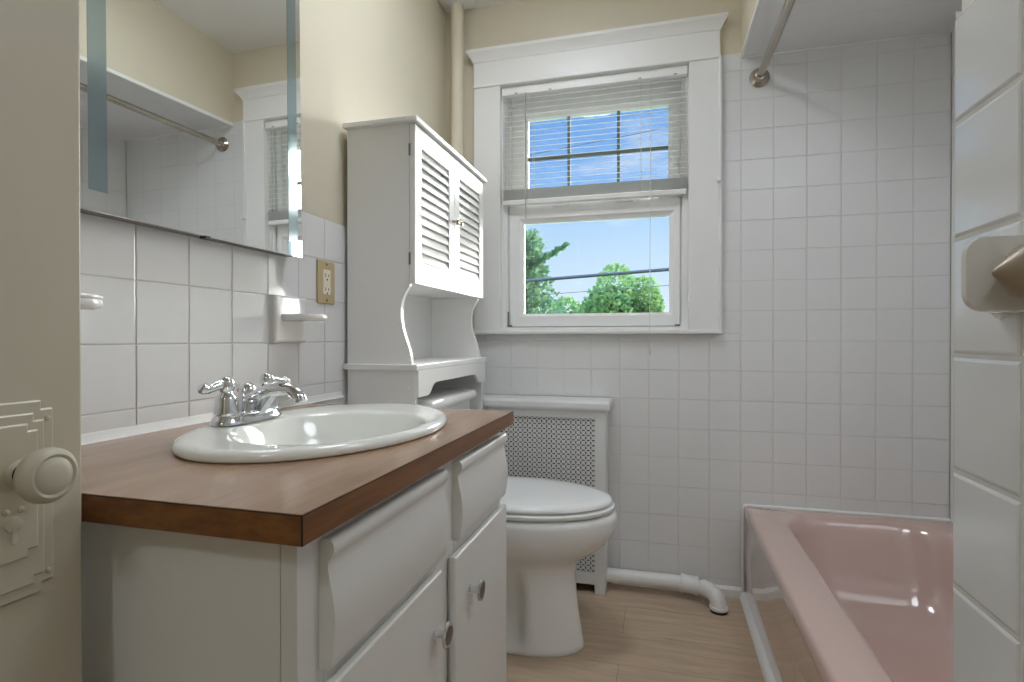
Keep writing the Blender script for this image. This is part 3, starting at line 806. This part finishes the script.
# ------------------------------------------------------------------ radiator cover
ra = thing('radiator_cover', (.35, 2.1, 0), 'white metal radiator cover with pierced front below the window', 'radiator cover')
RX0, RX1, RY0, RY1 = .11, .677, 2.042, 2.158
b = MB()
b.box(RX1 - .040, RX1, RY0, RY1, 0, .69, .002); b.box(RX0, RX0 + .032, RY0, RY1, 0, .69, .002)
b.box(RX0 + .03, RX1 - .038, RY0 + .001, RY0 + .014, .655, .69); b.box(RX0 + .03, RX1 - .038, RY0 + .001, RY0 + .014, .035, .075)
b.build('frame', M['radiator'], ra)
b = MB()
def cap(ins, z): return rect(RX0 - .018 + ins, RX1 + .018 - ins, RY0 - .018 + ins, RY1, z)
b.loft([cap(.008, .684), cap(.002, .690), cap(0, .697), cap(0, .712), cap(.004, .719), cap(.012, .7225)], False); b.build('cap', M['radiator'], ra)
MB().box(RX0 + .03, RX1 - .038, RY0 + .006, RY0 + .0072, .07, .658).build('grille', M['grille'], ra)
MB().box(RX0 + .03, RX1 - .038, RY0 + .022, RY0 + .026, .03, .66).build('backing', M['dark'], ra)  # dark sheet standing in for the shade inside the cover

# ------------------------------------------------------------------ heating pipe at the floor
pi_ = thing('heating_pipe', (.85, 2.1, 0), 'white painted floor pipe bending down beside the pink tub', 'pipe')
b = MB(); b.tube([(.640, 2.102, .053), (.955, 2.102, .055)], .0255, 24); b.build('pipe', M['pipe'], pi_)
b = MB(); b.lathe([(.027, 0), (.033, .001), (.034, .010), (.031, .014), (.031, .05), (.034, .055), (.034, .064), (.028, .066)], (.945, 2.102, .055), (.98, -.14, -.02), 24); b.build('coupling', M['pipe'], pi_)
b = MB()
b.tube([(1.000, 2.094, .054), (1.018, 2.085, .054), (1.030, 2.074, .054)], [.0225] * 3, 20)
b.tube([(1.024, 2.080, .055), (1.034, 2.068, .056), (1.046, 2.056, .056), (1.058, 2.044, .051), (1.066, 2.034, .042), (1.070, 2.028, .030), (1.071, 2.026, .016)], [.029, .0295, .0275, .0275, .0275, .0275, .0275], 22)
b.lathe([(.0275, 0), (.0315, .001), (.0315, .010), (.028, .012)], (1.071, 2.026, .010), (0, 0, 1), 24)
b.build('elbow', M['pipe'], pi_)
b = MB(); b.lathe([(.029, 0), (.029, .008), (.026, .012)], (1.071, 2.026, .0005), (0, 0, 1), 24); b.build('floor_gasket', M['black'], pi_)

# ------------------------------------------------------------------ bathtub
tu = MB()
X0, X1, Y0, Y1 = 1.1715, AR - .0015, PYE + .0015, YB - .0015
RIM = .339
def outer(ins, z):
    r = rrect(X0 + ins, X1 - ins * .2, Y0 + ins * .2, Y1 - ins * .2, .008, z, 10)
    return r
def step(r, d):   # apron steps back under the rim along its middle length
    return [((x + d * max(0, min(1, (1.76 - y) / .02)) if x < X0 + .03 else x), y, z) for x, y, z in r]
rings = [step(outer(.003, .001), .006), step(outer(.002, .02), .006), step(outer(0, .2), .005), step(outer(0, .292), .004), step(outer(-.0, .302), -.002), outer(-.001, .318), outer(.0015, .329), outer(.0055, .336), outer(.012, RIM)]
def inner(a0, a1, b0, b1, r, z): return rrect(a0, a1, b0, b1, r, z, 10)
rings += [inner(1.270, 1.772, .70, 2.105, .15, RIM), inner(1.278, 1.766, .708, 2.098, .145, .3365), inner(1.286, 1.760, .716, 2.088, .14, .328), inner(1.294, 1.752, .726, 2.074, .14, .300),
          inner(1.305, 1.742, .745, 2.030, .11, .20), inner(1.320, 1.730, .768, 1.985, .12, .12), inner(1.345, 1.71, .80, 1.93, .12, .075), inner(1.38, 1.68, .84, 1.86, .11, .058), inner(1.45, 1.61, 1.0, 1.7, .07, .054)]
tu.loft(rings, True, True, True)
tag(tu.build('bathtub', M['pink'], None, 50), 'pink built-in bathtub filling the tiled alcove on the right', 'bathtub')

# ------------------------------------------------------------------ shower rod
sr = thing('shower_rod', (1.234, 1.38, 1.89), 'brushed metal shower rod spanning the alcove above the pink tub', 'shower rod')
A, Bp = Vector((1.2195, YB - .001, 1.904)), Vector((1.2195, PYE + .001, 1.866))
MB().tube([A, Bp], .0127, 20).build('rod', M['nickel'], sr)
MB().lathe([(.034, 0), (.035, .004), (.030, .009), (.022, .014), (.0185, .020), (.0175, .030), (.013, .032)], A, (0, -1, -.03), 32).build('flange', M['nickel'], sr)
MB().lathe([(.034, 0), (.035, .004), (.030, .009), (.022, .014), (.0185, .020), (.0175, .030), (.013, .032)], Bp, (0, 1, .03), 32).build('flange', M['nickel'], sr)

# ------------------------------------------------------------------ fill lamps added to brighten the room, all out of view
cl = thing('added_ceiling_light', (.50, 1.33, CEIL), 'added round white fill lamp on the bathroom ceiling, out of view', 'added fill light')
MB().lathe([(.165, 0), (.165, .012), (.158, .016)], (.50, 1.33, CEIL - .001), (0, 0, -1), 40).build('base', M['trim'], cl)
CEIL_FILL = emit('ceiling_fill_glow', '#eff6ff', 11.5)  # glow of the added ceiling fill
MB().lathe([(.160, .014), (.176, .022), (.174, .034), (.150, .044), (.10, .049), (.05, .0505), (.001, .051)], (.50, 1.33, CEIL - .001), (0, 0, -1), 40).build('diffuser', CEIL_FILL, cl)
al = thing('added_alcove_light', (1.50, .92, ALC - .055), 'added round recessed fill lamp in the ceiling over the near end of the tub', 'recessed light')  # unseen fill added over the tub, lifts alcove and vanity front
ZA = ALC - .045 * (YB - .92)
MB().lathe([(.19, -.02), (.225, -.004), (.227, .004), (.212, .007), (.20, .003)], (1.50, .92, ZA), (0, 0, -1), 40).build('ring', M['trim'], al)
MB().lathe([(.205, .0035), (.19, .010), (.12, .015), (.001, .017)], (1.50, .92, ZA), (0, 0, -1), 40).build('lens', emit('alcove_fill_glow', '#f0f8ff', 4.8), al)
hl = thing('added_hall_light', (.8, -1.1, CEIL), 'added round fill lamp on the hallway ceiling outside the door', 'added fill light')  # unseen fill added behind the camera, for faces turned to the doorway
MB().lathe([(.18, 0), (.18, .012), (.17, .02)], (.8, -1.1, CEIL - .001), (0, 0, -1), 40).build('base', M['trim'], hl)
HALL_FILL = emit('hall_fill_glow', '#eff6ff', 12.0)
MB().lathe([(.165, .012), (.16, .04), (.13, .075), (.07, .095), (.001, .10)], (.8, -1.1, CEIL - .001), (0, 0, -1), 40).build('diffuser', HALL_FILL, hl)

# ------------------------------------------------------------------ outdoors
G = -3.5
struct(MB().box(-60, 60, 3.2, 90, G - .2, G).build('ground', M['grass']))
def leaf(mb, p, d, s, up):
    d = d.normalized(); w = d.cross(up)
    if w.length < .01: w = d.orthogonal()
    w.normalize(); w = w * s * .42
    mb.add([p, p + d * s * .5 + w, p + d * s, p + d * s * .5 - w], [(0, 1, 2, 3)], False)
def rv():
    while True:
        v = Vector((random.uniform(-1, 1), random.uniform(-1, 1), random.uniform(-1, 1)))
        if .05 < v.length < 1: return v.normalized()
def broad(name, x, y, ztop, rad, hgt, n, label, blobs, ls):
    t = thing(name, (x, y, G), label, 'tree', 'trees beyond the window')
    tk = MB(); tk.tube([(x, y, G), (x + .05, y, (G + ztop) / 2), (x, y, ztop - hgt * .35)], [.22, .16, .07], 10)
    for k in range(6):
        a = k * 1.05; zb = ztop - hgt * .8 + k * hgt * .06
        tk.tube([(x, y, zb), (x + .5 * rad * math.cos(a), y + .5 * rad * math.sin(a), zb + .5)], [.07, .02], 6)
    tk.build('trunk', M['bark'], t)
    f = MB(); zc = ztop - hgt / 2
    cs = []
    for k in range(blobs):
        v = rv(); q = random.uniform(.35, .8)
        cs.append((Vector((x + v.x * rad * q, y + v.y * rad * q, zc + v.z * hgt / 2 * q)), random.uniform(.30, .42) * rad))
    for k in range(n):
        c, r = random.choice(cs); v = rv(); p = c + v * r * random.uniform(.75, 1.02)
        dd = (v + rv() * .8)
        leaf(f, p, dd, ls * random.uniform(.7, 1.3), rv())
    f.build('foliage', M['leaf'], t)
def conifer(name, x, y, ztop, rad, hgt, label):
    t = thing(name, (x, y, G), label, 'tree', 'trees beyond the window')
    tk = MB(); tk.tube([(x, y, G), (x, y, ztop - .2)], [.2, .03], 10); tk.build('trunk', M['bark'], t)
    f = MB(); nb = 120
    for k in range(nb):
        h = (k + .5) / nb; z = ztop - h * hgt; L = rad * (.18 + .82 * h ** .75) * random.uniform(.65, 1.15); a = k * 2.4
        d = Vector((math.cos(a), math.sin(a), random.uniform(.1, .5))).normalized()
        for j in range(46):
            q = random.uniform(.15, 1); p = Vector((x, y, z)) + d * L * q + rv() * .16 * (1.3 - q * .6)
            leaf(f, p, d + rv() * .9 + Vector((0, 0, .3)), random.uniform(.10, .18), rv())
    # one long branch reaching out to the right near the top
    for j in range(160):
        q = j / 160; p = Vector((x + .1 + 1.15 * q, y - .2, ztop - .95 + .62 * q)) + rv() * .13 * (1.1 - q)
        leaf(f, p, Vector((.8, 0, .6)) + rv() * .6, random.uniform(.1, .18), rv())
    f.build('foliage', M['conifer'], t)
conifer('conifer_tree', -3.05, 16, 4.0, 1.75, 4.6, 'tall ragged green conifer at the left of the lower window pane')
broad('leafy_tree', -.45, 20, 3.70, 1.75, 3.6, 9000, 'round light green leafy tree right of centre in the window', 26, .17)
broad('leafy_tree', -2.1, 23, 3.05, 1.5, 3.2, 5000, 'low green leafy tree between the conifer and the round tree', 16, .17)
def cable(p0, p1, r, label, sag=.05):
    p0, p1 = Vector(p0), Vector(p1); d = p1 - p0
    p0 = p0 - d * 3; p1 = p1 + d * 3
    pts = [p0.lerp(p1, i / 40) - Vector((0, 0, sag * (1 - (i / 20 - 1) ** 2))) for i in range(41)]
    tag(MB().tube(pts, r, 8).build('power_cable', M['cable']), label, 'cable', 'cables outside the window')
CAMP = Vector((.8734, 0, .955)); YAW, PIT, F = .2656, -.0049, 546.06
def at(u, v, y):
    fw = Vector((-math.sin(YAW) * math.cos(PIT), math.cos(YAW) * math.cos(PIT), math.sin(PIT))); rt = Vector((math.cos(YAW), math.sin(YAW), 0)); up = rt.cross(fw)
    d = fw + rt * (u - 512) / F - up * (v - 341) / F
    return CAMP + d * (y / d.y)
cable(at(525, 281, 9), at(667, 269.5, 9), .028, 'thick dark cable crossing in front of the trees outside', .0)
cable(at(525, 296, 9.6), at(667, 285.5, 9.6), .005, 'thin cable below the thick one outside the window', .0)
cable(at(570, 147, 9.3), at(650, 131, 9.3), .006, 'thin cable high in the sky behind the blind', .0)

# ------------------------------------------------------------------ sky and sun
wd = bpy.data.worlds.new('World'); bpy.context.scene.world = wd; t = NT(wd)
out = t.n('ShaderNodeOutputWorld')
dirn = t.n('ShaderNodeTexCoord').outputs['Generated']
sp = t.n('ShaderNodeSeparateXYZ', i_0=dirn)
rp = t.n('ShaderNodeValToRGB'); t.t.links.new(sp.outputs[2], rp.inputs[0])
cr = rp.color_ramp; cr.elements[0].position = 0; cr.elements[0].color = lin('#dceaf6')
cr.elements[1].position = 1; cr.elements[1].color = lin('#6ea0dd')
for p_, c_ in ((.05, '#d7e8f8'), (.13, '#c6dff7'), (.20, '#b2d3f6'), (.26, '#86b4ec'), (.38, '#6da1e4')):
    e = cr.elements.new(p_); e.color = lin(c_)
mp = t.n('ShaderNodeMapping', i_Vector=dirn); mp.inputs['Scale'].default_value = (3, 3, 9)
nz = t.n('ShaderNodeTexNoise', i_Vector=mp.outputs[0], i_Scale=1.6, i_Detail=6., i_Roughness=.6)
cf = t.n('ShaderNodeMapRange', i_0=nz.outputs[0], i_1=.56, i_2=.78, i_3=0., i_4=.55)
mx = t.n('ShaderNodeMix', data_type='RGBA'); t.t.links.new(cf.outputs[0], mx.inputs[0]); t.t.links.new(rp.outputs[0], mx.inputs[6]); mx.inputs[7].default_value = (.85, .9, .96, 1)
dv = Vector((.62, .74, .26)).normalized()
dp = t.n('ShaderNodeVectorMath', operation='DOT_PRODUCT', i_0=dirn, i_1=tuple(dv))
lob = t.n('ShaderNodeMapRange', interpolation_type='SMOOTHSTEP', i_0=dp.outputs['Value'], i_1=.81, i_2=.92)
hz = t.n('ShaderNodeMapRange', interpolation_type='SMOOTHSTEP', i_0=sp.outputs[2], i_1=.42, i_2=.8, i_3=.63, i_4=5.0)  # overhead sky raised above the visible band for extra room light
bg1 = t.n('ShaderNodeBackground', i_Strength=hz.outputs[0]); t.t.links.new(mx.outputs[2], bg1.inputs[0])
LOBE = 12.0  # bright sky patch added off to the right to light the room
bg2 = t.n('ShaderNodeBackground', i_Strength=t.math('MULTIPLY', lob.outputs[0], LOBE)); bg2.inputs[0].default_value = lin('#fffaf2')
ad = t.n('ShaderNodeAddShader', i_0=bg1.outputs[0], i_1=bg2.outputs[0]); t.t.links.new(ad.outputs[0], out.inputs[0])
sn = bpy.data.lights.new('sun', 'SUN'); sn.energy = 1.8; sn.angle = R(1); sn.color = (1, .96, .88)
so = bpy.data.objects.new('sun', sn); C.objects.link(so); so.rotation_euler = (R(50), 0, R(-25))

# ------------------------------------------------------------------ camera and view
cam = bpy.data.cameras.new('camera'); co = bpy.data.objects.new('camera', cam); C.objects.link(co)
co.location = CAMP; co.rotation_euler = (PI / 2 + PIT, 0, YAW)
cam.sensor_width = 36; cam.lens = F / 1024 * 36; cam.clip_start = .01; cam.clip_end = 300
sc = bpy.context.scene; sc.camera = co
vs = sc.view_settings; vs.view_transform = 'Standard'; vs.look = 'None'; vs.gamma = 1; vs.use_curve_mapping = False
vs.exposure = 0.92
sc.cycles.max_bounces = 10; sc.cycles.diffuse_bounces = 6; sc.cycles.glossy_bounces = 5; sc.cycles.transparent_max_bounces = 12
sc.cycles.use_denoising = True
sc.cycles.sample_clamp_indirect = 8
